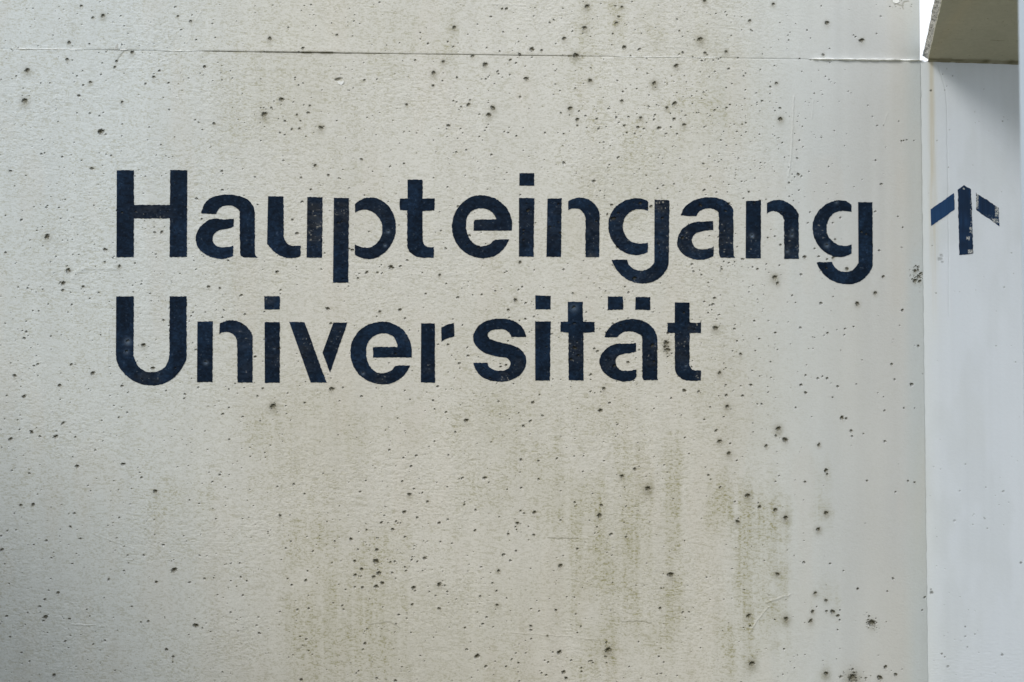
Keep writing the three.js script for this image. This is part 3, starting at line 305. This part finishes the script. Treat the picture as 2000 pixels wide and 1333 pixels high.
const UNI = [
  ['capital letter U with a pale damp spot', 'M226.2 579.3L260.9 579.3L260.3 694Q268 727.4 296 727.4Q322 727 330.2 700L330.8 579.3L364.2 579.3L363.8 700.7C352 735 326 753.4 297 753.4C258 753 228 726 225.8 694.4Z'],
  ['letter n after the U', box(385.2, 628.2, 415.2, 628, 414.6, 746.7, 384.2, 746.7) + 'M428.3 632.7Q440 626 454 625.9Q482 629 493.2 656.6L492.7 747.5L463.3 747.5L463.1 669.2Q459 648.8 441.5 648.8Q434 649 428.3 653Z'],
  ['first letter i', box(516.3, 578.9, 546.1, 578.9, 546.1, 604.7, 516.5, 604.7) + box(516.5, 629.7, 546.3, 629.7, 546.1, 748, 516.7, 748)],
  ['letter v', box(564.6, 629.3, 594.6, 629.3, 637.3, 747.5, 606.6, 747.5) + box(650.9, 630.1, 678.2, 630.6, 644.4, 728, 629.7, 689.1)],
  ['letter e', 'M803.6 698.6L728.2 698.6L728.2 678L776.3 678Q772 651.6 750 651.6C729 652 714.8 665 714.8 687C715 712 727 729.3 746 729.3Q760 728.5 767 721Q770.5 714.4 776 714.3L800.7 714.1C792 738 771 751 749 751.1C711 751 683.9 724 683.9 688C684 655 711 628.7 747 628.7C781 629 803.5 655 804.2 686Z'],
  ['letter r', box(821.9, 631.8, 849.4, 631.8, 849.4, 747.7, 821.7, 747.5) + 'M861.8 640.8Q872 633 887 631.8L887.2 658.3Q873 660 862 667.5Z'],
  ['letter s', 'M1027.8 658.7L999.2 658.7Q994 643.3 977 643.3Q953 644 952.7 655Q953.5 663 968 666.8L1000 674.5Q1027.8 683 1027.8 706C1027 733 1002 746 976 746Q932 745 923.9 709L951.6 708.7Q956 724.6 977.6 724.7Q996 724 997 710Q997 699 980 698C945 694 923.9 680 923.9 659C925 636 950 622.4 976 622.4Q1021 623 1027.8 658.7Z'],
  ['second letter i', box(1045.8, 577.3, 1075.5, 578, 1075.3, 604.8, 1045.8, 604.4) + box(1045.4, 628.1, 1075.5, 628.1, 1074, 743.6, 1045.1, 743.6)],
  ['first letter t, straight footed', box(1109.6, 589.8, 1138.2, 589.8, 1138.7, 628.6, 1161.3, 629, 1161.3, 649, 1139.3, 650.6, 1139.8, 743.4, 1110.5, 743.4, 1110.1, 650.4, 1094.9, 648.2, 1094.9, 629, 1109.6, 628.6)],
  ['letter a with two square dots', box(1187.7, 579.5, 1217, 579.5, 1217, 605.5, 1187.9, 605.5) + box(1241, 580.6, 1270.2, 580.6, 1269.8, 605.9, 1241, 605.5) + 'M1180.5 659.2L1206 659.2Q1213 647.8 1228.4 647.7Q1246 648 1254.4 658.3L1254.8 736L1257 742.8L1284.8 742.8L1283.9 734.6L1284.1 662C1279 635 1260 623.7 1235 623.7C1206 624 1184 638 1180.5 659.2ZM1242.5 670.4L1242.5 686.7Q1236 690 1226 690.5Q1202.5 693 1202 705.5Q1203 724.6 1222 724.7Q1234 724.5 1242.7 721.9L1243.4 735.7Q1239 745.5 1219.6 745.8C1192 744 1170.8 726 1170.8 706C1171 690 1190 672 1208 671.5Q1226 672 1242.5 670.4Z'],
  ['last letter t, hooked and faded at its foot', 'M1318.2 591.2L1346.6 591.6L1346.8 630.6L1369.2 630.6L1369.2 650.8L1347.2 651L1346.6 710Q1348 723.5 1358 723.8L1369.2 724.1L1368.8 743.9L1345 743.9Q1320 741 1318.2 718L1318.2 650.6L1303.7 650.6L1303.7 630.6L1318.2 630.6Z'],
];
function painted(paths, place, uv, ragged, frame) {                       // a film of paint 1 mm thick with a slightly ragged stencil edge
  const geos = outline(paths).map((pts) => {
    const out = pts.map(([u, v], k) => { const j = ragged * (noise(u / 2.6, v / 2.6) - .5), l = ragged * (noise(u / 2.6 + 60, v / 2.6 + 33) - .5); return new THREE.Vector2(...place(u + j, v + l)); });
    const g = new THREE.ExtrudeGeometry(new THREE.Shape(out), { depth: .0016, bevelEnabled: false });
    g.translate(0, 0, -.0008);
    const p = g.attributes.position, t = g.attributes.uv; for (let k = 0; k < p.count; k++) t.setXY(k, ...uv(p.getX(k), p.getY(k)));
    return g;
  });
  const g = geos.length > 1 ? mergeGeometries(geos) : geos[0]; if (frame) g.applyMatrix4(frame); return g;
}
const place = (u, v) => { const p = onWall(u, v); return [p.x, p.y]; };
for (const [name, list, word] of [['stencilled_word', HAUPT, 'navy stencilled word Haupteingang'], ['stencilled_word_001', UNI, 'navy stencilled word Universität']]) {
  const w = new THREE.Group(); w.name = name; w.userData.label = word; wallThing.add(w);
  list.forEach(([what, d], k) => mesh('letter' + (k ? '_' + String(k).padStart(3, '0') : ''), painted(d, place, uvWall, 1.5), paintMat, w, 'navy ' + what));
}

// ---------------------------------------------------------------- side wall with the arrow
const sideWall = thing('side_wall', 'smooth pale blue-grey wall face right of the big wall, painted with a navy arrow', 'wall', [AO.x, 0, AO.z]);
sideWall.rotation.y = ARROW_ANGLE;
const AW = 1024, AH = 2048, A_W = AW * S, A_H = AH * S, A_Y1 = YJ + .03, A_X0 = -.02;
const sideFeat = [[1819, 177, 2.4, .95], [1842, 145, 1.6, .4], [1861, 148, 1.6, .5], [1959, 237, 2, .7], [1846, 176, 1.4, .6], [1831, 275, 1.6, .4], [1840, 500, 4, .35], [1837, 507, 5, .4], [1841, 512, 3, .4], [1829, 573, 1.6, .6], [1853, 327, 1.4, .6], [1820, 1158, 4, .8], [1819, 1152, 2, .6], [1995, 1100, 3, .7], [1886, 1225, 2, .7], [1886, 1244, 2, .5], [1840, 1278, 2.4, .7], [1846, 1284, 1.6, .6], [1852, 1303, 3, .5], [1958, 1280, 3, .6], [1875, 960, 2, .3], [1926, 953, 2, .4], [1865, 1018, 3, .3], [1924, 1014, 1.8, .4], [1960, 961, 2.4, .4], [1890, 1265, 2, .5], [1905, 1240, 2, .4], [1962, 562, 2, .3], [1822, 480, 1.4, .4], [1946, 676, 1.8, .4], [1984, 708, 2, .4], [1961, 960, 2, .4]];
const A_N = AW * AH, aRel = new Float32Array(A_N), aPit = new Float32Array(A_N), aOchre = new Float32Array(A_N);
const aTexel = (u, v) => { const [a, y] = onArrowWall(u, v); return [(a - A_X0) / S, (A_Y1 - y) / S]; };
function aStamp(cx, cy, rad, f) { const x0 = Math.max(0, Math.floor(cx - rad)), x1 = Math.min(AW - 1, Math.ceil(cx + rad)), y0 = Math.max(0, Math.floor(cy - rad)), y1 = Math.min(AH - 1, Math.ceil(cy + rad)); for (let y = y0; y <= y1; y++) for (let x = x0; x <= x1; x++) f(y * AW + x, x + .5 - cx, y + .5 - cy); }
const aHole = (u, v, r, d) => { const [cx, cy] = aTexel(u, v), o = rnd() * 40; aStamp(cx, cy, r * 2 + 2, (i, dx, dy) => { const k = 1 - step(Math.hypot(dx / 1.2, dy) / r + .5 * (noise(dx / 1.6 + o, dy / 1.6) - .5), .45, 1.1); aPit[i] = Math.max(aPit[i], k * d); aRel[i] = Math.min(aRel[i], -.0012 * k); }); };
for (const f of sideFeat) aHole(...f);
for (let k = 0; k < 420; k++) { const low = rnd() < .55; aHole(1812 + rnd() * 900, low ? 900 + rnd() * 640 : 130 + rnd() * 900, .8 + 1.1 * rnd() * rnd(), .15 + .4 * rnd()); }
{
  const crack = [1833, 128, 1838, 145, 1846, 170, 1850, 210, 1851, 300, 1853, 400, 1854, 620];
  for (let k = 0; k + 3 < crack.length; k += 2) { const [ax, ay] = aTexel(crack[k], crack[k + 1]), [bx, by] = aTexel(crack[k + 2], crack[k + 3]), n = Math.hypot(bx - ax, by - ay); for (let s = 0; s < n; s += .7) { const t = s / n; aStamp(mix(ax, bx, t) + noise(s / 15, k) - .5, mix(ay, by, t), 3, (i, dx, dy) => { const g = Math.exp(-dx * dx / 1.6 - dy * dy / 2); aRel[i] = Math.min(aRel[i], -.0006 * g); aPit[i] = Math.max(aPit[i],   .1 * g * (ay < aTexel(1850, 300)[1] ? 1 : .5)); }); } }
  const ax = [aTexel(1819, 130)[0], aTexel(1823, 400)[0]], y0 = aTexel(1819, 112)[1], y1 = aTexel(1823, 640)[1];
  const col = new Uint8Array(A_N * 4), fl = new Float32Array(A_N);
  for (let row = 0; row < AH; row++) for (let cc = 0; cc < AW; cc++) {
    const i = row * AW + cc, t = (row - y0) / (y1 - y0);
    const g1 = noise(cc / 6 + 9, row / 3 + 4), g2 = noise(cc / 2.2, row / 1.8), big = fbm(cc / 130 + 70, row / 190, 3), runs = noise(cc / 9 + 3, row / 300 + 8);
    const och = Math.exp(-(((cc - mix(ax[0], ax[1], clamp(t))) / (6.5 + 3 * clamp(t))) ** 2)) * step(t, -.03, .02) * (1 - step(t, .35, 1.15)) * clamp(.35 + .9 * noise(cc / 3, row / 60)) + .8 * Math.exp(-(((cc - ax[0]) / 7) ** 2 + ((row - y0) / 12) ** 2));
    const tone = 1 + .05 * (big - .5) + .025 * (runs - .5) + .02 * (g2 - .5) + .012 * (g1 - .5), cool = clamp(.35 + .8 * (1 - Math.exp(-cc / 40)) - .1 + .3 * (big - .5));
    const smear = .045 * step(fbm(cc / 60 + 5, row / 130 + 3, 3), .5, .72);
    let r = mix(.70, .62, cool) * tone * (1 - smear), g = mix(.725, .67, cool) * tone * (1 - smear), b = mix(.69, .735, cool) * tone * (1 - 1.2 * smear);
    let a = och * .55; r = mix(r, .50, a); g = mix(g, .43, a); b = mix(b, .27, a);
    a = aPit[i] * .9; r = mix(r, .06, a); g = mix(g, .058, a); b = mix(b, .04, a);
    const o = ((AH - 1 - row) * AW + cc) * 4; col[o] = enc(r); col[o + 1] = enc(g); col[o + 2] = enc(b); col[o + 3] = 255;
    fl[(AH - 1 - row) * AW + cc] = .00011 * (g1 - .5) + .00007 * (g2 - .5) + .0016 * (fbm(cc / 110, row / 150 + 30, 3) - .5) + aRel[i] + step(row, aTexel(1900, 1180)[1], aTexel(1900, 1333)[1]) * .0003 * (noise(cc / 9, row / 2.5) - .5);
  }
  const sideMat = new THREE.MeshPhysicalMaterial({ name: 'smooth_painted_concrete', map: colourMap(col, AW, AH), bumpMap: reliefMap(fl, AW, AH), bumpScale: 1, roughness: .72, specularIntensity: .5 });
  const W = 1.9, g = new THREE.BoxGeometry(W, YJ - .002, .2); g.translate(W / 2, (YJ - .002) / 2, -.1);
  const p = g.attributes.position, t = g.attributes.uv; for (let k = 0; k < p.count; k++) t.setXY(k, (p.getX(k) - A_X0) / A_W, (p.getY(k) - A_Y1 + A_H) / A_H);
  mesh('wall_face', g, sideMat, sideWall);
}
{ // arrow: three stencilled pieces, brush marks and chipped paint
  const w = 256, h = 256, c = new Uint8Array(w * h * 4), k = .0009;
  const [cu, cv] = onArrowWall(1885, 430), x0 = cu - w * k / 2, y0 = cv - h * k / 2;
  const at = (u, v) => { const [a, y] = onArrowWall(u, v); return [(a - x0) / k, (y - y0) / k]; };
  const lost = [[1908, 393, 3.6, 16, .52], [1947, 413, 4, 12, .52], [1945, 432, 8, 5, .45], [1930, 425, 12, 5, .2], [1891, 466, 4, 4, .5], [1896, 449, 3, 6, .5], [1896, 492, 6, 4, .55], [1897, 425, 2, 40, .3], [1882, 369, 3, 2, .4]].map(([u, v, a, b, s]) => [...at(u, v), a * 1.6, b * 1.6, s]);
  const left = at(1867, 400)[0];
  for (let y = 0; y < h; y++) for (let x = 0; x < w; x++) {
    const n = noise(x / 2.2, y / 2.2) * .6 + noise(x / 1.2 + 20, y / 1.2) * .4, br = noise(x / 2.4 + 7, y / 60) , bl = noise(x / 30, y / 24 + 5); let a = 0;
    for (const q of lost) { const d = Math.max(Math.abs(x - q[0]) / q[2], Math.abs(y - q[1]) / q[3]); if (d < 1.1) a = Math.max(a, step(n, 1 - q[4] - .12, 1 - q[4] + .02) * (1 - step(d, .75, 1.1))); }
    const lf = x < left ? 1 : 0, m = .65 + .75 * br * bl + .35 * lf;
    const o = (y * w + x) * 4; c[o] = enc(mix(.0075 * m + .003 * lf, .42, a)); c[o + 1] = enc(mix(.026 * m + .012 * lf, .43, a)); c[o + 2] = enc(mix(.068 * m + .034 * lf, .42, a)); c[o + 3] = 255;
  }
  const mat = new THREE.MeshPhysicalMaterial({ name: 'brushed_navy_paint', map: colourMap(c, w, h), roughness: .6, specularIntensity: .3 });
  const arrow = new THREE.Group(); arrow.name = 'painted_arrow'; arrow.userData.label = 'navy arrow pointing up'; sideWall.add(arrow);
  const uv = (x, y) => [(x - x0) / (w * k), (y - y0) / (h * k)];
  const piece = (n, d, l, rag) => mesh(n, painted(d, onArrowWall, uv, rag), mat, arrow, l);
  piece('arrow_stroke', box(1883.1, 362.1, 1897.1, 370.2, 1897.8, 394.6, 1899.6, 435, 1901.4, 496.3, 1874.4, 498.6, 1871.2, 370.9), 'upright stem of the arrow', 1.6);
  piece('arrow_stroke_001', box(1818.1, 409.2, 1863.8, 377, 1865.1, 409.2, 1819.4, 441.8), 'left wing of the arrow, bluer paint', 1);
  piece('arrow_stroke_002', box(1905.9, 377, 1950.7, 405.4, 1952, 441.8, 1906.8, 409.9), 'right wing of the arrow, chipped at both ends', 2);
}

// ---------------------------------------------------------------- slab that leans out above the side wall
const slab = thing('sloping_slab', 'olive-grey sloping concrete underside with a rough broken edge, above the painted arrow', 'slab');
{
  const LEAN = 69 * DEG, N1 = new THREE.Vector3(0, -Math.sin(LEAN), Math.cos(LEAN)), UPD = new THREE.Vector3(0, Math.cos(LEAN), Math.sin(LEAN));
  const foot = new THREE.Vector3(AO.x, YJ - .002, -.004), THICK = .045, back = N1.clone().multiplyScalar(-THICK);
  const onSoffit = (u, v) => hit(u, v, N1, foot), onTop = (u, v) => hit(u, v, N1, foot.clone().add(back));
  const L0 = onSoffit(1813.5, 116), L1 = onSoffit(1840.5, 0), U0 = onTop(1803, 109), U1 = onTop(1825.5, 0);
  const LEN = 1.15, k1 = LEN / L0.distanceTo(L1), k2 = LEN / L0.distanceTo(L1);
  const bend = (a, b, t) => a.clone().lerp(b, t);
  // olive-grey board-marked soffit texture
  const w = 1024, h = 512, ss = .0014, c = new Uint8Array(w * h * 4), fl = new Float32Array(w * h);
  for (let y = 0; y < h; y++) for (let x = 0; x < w; x++) {
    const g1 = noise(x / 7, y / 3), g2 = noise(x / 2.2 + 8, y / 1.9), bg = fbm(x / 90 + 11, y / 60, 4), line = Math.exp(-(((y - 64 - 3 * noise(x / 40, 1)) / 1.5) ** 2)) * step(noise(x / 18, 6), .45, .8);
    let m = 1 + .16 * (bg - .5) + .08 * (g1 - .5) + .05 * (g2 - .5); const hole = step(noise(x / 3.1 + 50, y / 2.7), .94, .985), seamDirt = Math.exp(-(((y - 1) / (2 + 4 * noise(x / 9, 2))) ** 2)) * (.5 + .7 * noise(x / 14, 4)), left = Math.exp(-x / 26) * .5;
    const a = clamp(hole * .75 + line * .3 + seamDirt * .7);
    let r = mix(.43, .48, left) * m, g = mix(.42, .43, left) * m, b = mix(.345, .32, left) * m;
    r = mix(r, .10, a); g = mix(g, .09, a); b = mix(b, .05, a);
    const o = (y * w + x) * 4; c[o] = enc(r); c[o + 1] = enc(g); c[o + 2] = enc(b); c[o + 3] = 255;
    fl[y * w + x] = .0003 * (g1 - .5) + .0014 * (bg - .5) - .0012 * hole - .0008 * line;
  }
  const soffitMat = new THREE.MeshPhysicalMaterial({ name: 'bare_concrete', map: colourMap(c, w, h), bumpMap: reliefMap(fl, w, h), bumpScale: 1, roughness: .88, specularIntensity: .4 });
  const RIGHT = AO.x + 1.85;
  const quad = (n, m, f, uvf) => { const P = [], U = [], I = []; for (let j = 0; j <= m; j++) for (let i = 0; i <= n; i++) { const p = f(i / n, j / m); P.push(p.x, p.y, p.z - Math.max(0, p.x - L0.x) * Math.tan(ARROW_ANGLE)); U.push(...uvf(p, i / n, j / m)); } for (let j = 0; j < m; j++) for (let i = 0; i < n; i++) { const a = j * (n + 1) + i; I.push(a, a + 1, a + n + 1, a + 1, a + n + 2, a + n + 1); } const g = new THREE.BufferGeometry(); g.setAttribute('position', new THREE.Float32BufferAttribute(P, 3)); g.setAttribute('uv', new THREE.Float32BufferAttribute(U, 2)); g.setIndex(I); g.computeVertexNormals(); return g; };
  const uvS = (p) => [(p.x - L0.x) / (w * ss), p.clone().sub(L0).dot(UPD) / (h * ss)];
  const wig = (t) => .0016 * (noise(t * 55, 1.5) - .5) + .0012 * (noise(t * 190, 4) - .5);
  const low = (t) => bend(L0, L1, t * k1).add(new THREE.Vector3(wig(t), 0, 0)), high = (t) => bend(U0, U1, t * k2).add(new THREE.Vector3(wig(t + 3) * 1.4, wig(t + 7) * .6, 0));
  const rightOf = (p) => new THREE.Vector3(RIGHT, p.y, p.z);
  const M = 220;
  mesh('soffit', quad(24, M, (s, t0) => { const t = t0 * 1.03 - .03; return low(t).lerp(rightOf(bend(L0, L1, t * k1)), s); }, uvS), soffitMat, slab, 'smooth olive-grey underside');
  mesh('slab_back', mergeGeometries([
    quad(12, M, (s, t) => rightOf(bend(U0, U1, t * k2)).lerp(high(t), s), uvS),
    quad(12, 1, (s, t) => { const a = low(1).lerp(rightOf(bend(L0, L1, k1)), s), b = high(1).lerp(rightOf(bend(U0, U1, k2)), s); return a.lerp(b, t); }, uvS),
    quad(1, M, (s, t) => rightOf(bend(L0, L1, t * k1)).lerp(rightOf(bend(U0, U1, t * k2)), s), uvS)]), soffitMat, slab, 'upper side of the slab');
  // rough edge: torn mortar with aggregate, grooves and pits
  const ew = 128, eh = 1024, ec = new Uint8Array(ew * eh * 4);
  for (let y = 0; y < eh; y++) for (let x = 0; x < ew; x++) {
    const n1 = noise(x / 9, y / 8), n2 = noise(x / 4 + 9, y / 3.6), n3 = fbm(x / 30 + 2, y / 40, 3), dark = step(n1 * .55 + n2 * .45, .42, .26), lite = step(n2 * .6 + n1 * .4, .66, .8);
    let m = .40 + .4 * (n3 - .5), r = m, g = m * .98, b = m * .9; r = mix(r, .05, dark * .85); g = mix(g, .048, dark * .85); b = mix(b, .035, dark * .85); r = mix(r, .58, lite * .7); g = mix(g, .57, lite * .7); b = mix(b, .53, lite * .7);
    const rim = step(x, 108, 124) * .7; r = mix(r, .5, rim); g = mix(g, .48, rim); b = mix(b, .36, rim);
    const o = (y * ew + x) * 4; ec[o] = enc(r); ec[o + 1] = enc(g); ec[o + 2] = enc(b); ec[o + 3] = 255;
  }
  const edgeMat = new THREE.MeshPhysicalMaterial({ name: 'torn_concrete', map: colourMap(ec, ew, eh), roughness: .95, specularIntensity: .3 });
  const out = new THREE.Vector3().crossVectors(L1.clone().sub(L0), U0.clone().sub(L0)).normalize(); if (out.x > 0) out.negate();
  const bite = (s, t) => { const e = Math.sin(Math.PI * s); return e * (.004 * (fbm(s * 5, t * 85, 3) - .55) + .0022 * (noise(s * 14, t * 240) - .5)); };
  mesh('broken_edge', quad(14, 420, (s, t) => high(t).lerp(low(t), s).addScaledVector(out, bite(s, t)), (p, s, t) => [s, t * 1.15 / .26]), edgeMat, slab, 'rough torn concrete edge, pale grey with dark pits');
  // bead of mortar in the fold between slab and side wall
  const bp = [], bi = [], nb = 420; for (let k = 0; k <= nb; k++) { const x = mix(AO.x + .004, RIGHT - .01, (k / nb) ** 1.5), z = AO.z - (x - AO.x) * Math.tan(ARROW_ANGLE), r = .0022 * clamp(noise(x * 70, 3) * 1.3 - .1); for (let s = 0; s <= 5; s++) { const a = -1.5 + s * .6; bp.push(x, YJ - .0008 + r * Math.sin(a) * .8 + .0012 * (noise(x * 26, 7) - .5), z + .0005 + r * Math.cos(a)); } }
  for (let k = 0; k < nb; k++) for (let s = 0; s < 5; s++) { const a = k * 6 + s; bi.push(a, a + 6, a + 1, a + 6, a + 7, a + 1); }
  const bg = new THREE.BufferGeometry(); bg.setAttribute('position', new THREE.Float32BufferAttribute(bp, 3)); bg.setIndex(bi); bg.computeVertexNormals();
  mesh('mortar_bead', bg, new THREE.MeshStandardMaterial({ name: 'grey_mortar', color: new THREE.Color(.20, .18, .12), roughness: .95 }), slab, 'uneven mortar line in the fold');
}

// ---------------------------------------------------------------- the post close to the camera at the right
{
  const zp = 1.12, e = hit(1990.5, 333, Z, new THREE.Vector3(0, 0, zp - .09));
  const post = thing('steel_post', 'pale bluish white upright post at the right edge, close and out of focus', 'post', [e.x + .045, 0, zp - .045]);
  const m = new THREE.MeshPhysicalMaterial({ name: 'white_lacquer', color: new THREE.Color(.50, .58, .68), roughness: .5 });
  const s = new RoundedBoxGeometry(.09, 3.2, .09, 3, .008); s.translate(0, 1.61, 0); mesh('shaft', s, m, post);
  const b = new RoundedBoxGeometry(.18, .012, .18, 2, .003); b.translate(0, .008, 0); mesh('base_plate', b, m, post);
  for (const [x, z] of [[-.07, -.07], [.07, -.07], [-.07, .07], [.07, .07]]) { const g = new THREE.CylinderGeometry(.009, .009, .012, 6); g.translate(x, .02, z); mesh('bolt', g, m, post); }
}

// ---------------------------------------------------------------- hedge added out of view to dim the wall low down and at left
{
  const hedge = thing('added_hedge', 'dense dark green hedge added out of view to dim the wall', 'hedge');
  const runs = [[1.5, 1.3, 6.4, 15, 2.7, .9], [-2.75, 1.2, 3.4, .8, 2.4, 5.2]];
  const core = mergeGeometries(runs.map(([x, , z, w, h, d]) => { const g = new RoundedBoxGeometry(w, h, d, 2, .12); g.translate(x, h / 2, z); return g; }));
  mesh('branches', core, new THREE.MeshStandardMaterial({ name: 'hedge_shade', color: new THREE.Color(.03, .035, .018), roughness: 1 }), hedge);
  const leaf = new THREE.CircleGeometry(.034, 5); leaf.scale(1, .55, 1);
  const n = 16000, inst = new THREE.InstancedMesh(leaf, new THREE.MeshStandardMaterial({ name: 'hedge_leaf', color: 0xffffff, roughness: .7, side: THREE.DoubleSide }), n), m = new THREE.Matrix4(), q = new THREE.Quaternion(), c = new THREE.Color();
  for (let k = 0; k < n; k++) {
    const [x, , z, w, h, d] = runs[k < n * .62 ? 0 : 1], f = Math.floor(rnd() * 4), a = rnd() - .5, b = rnd();
    const p = f === 0 ? [x + a * w, b * h, z - d / 2] : f === 1 ? [x + a * w, h, z + (b - .5) * d] : [x + (f === 2 ? -w : w) / 2, b * h, z + a * d];
    q.setFromEuler(new THREE.Euler(rnd() * 6, rnd() * 6, rnd() * 6)); m.compose(new THREE.Vector3(p[0] + .1 * (rnd() - .5), p[1] + .1 * (rnd() - .5), p[2] + .1 * (rnd() - .5)), q, new THREE.Vector3(1, 1, 1).multiplyScalar(.7 + .7 * rnd()));
    inst.setMatrixAt(k, m); const t = .6 + .8 * rnd(); inst.setColorAt(k, c.setRGB(.055 * t, .09 * t, .03 * t));
  }
  inst.name = 'leaves'; inst.castShadow = inst.receiveShadow = true; inst.userData.kind = 'stuff'; hedge.add(inst);
}

// ---------------------------------------------------------------- ground
{
  const w = 512, c = new Uint8Array(w * w * 4);
  for (let y = 0; y < w; y++) for (let x = 0; x < w; x++) { const n = noise(x / 3, y / 3) * .5 + noise(x / 7 + 40, y / 7) * .5, b = fbm(x / 64, y / 64, 3), m = .7 + .5 * n + .25 * (b - .5), o = (y * w + x) * 4; c[o] = enc(.235 * m); c[o + 1] = enc(.225 * m); c[o + 2] = enc(.15 * m); c[o + 3] = 255; }
  const t = colourMap(c, w, w); t.repeat.set(500, 500);
  const g = new THREE.PlaneGeometry(800, 800); g.rotateX(-Math.PI / 2);
  const m = new THREE.MeshStandardMaterial({ name: 'gravel', map: t, roughness: .95 });
  const o = mesh('ground', g, m, scene); tag(o, 'pale gravel ground in front of the walls', 'ground', null, 'structure');
}

renderer.render(scene, camera);
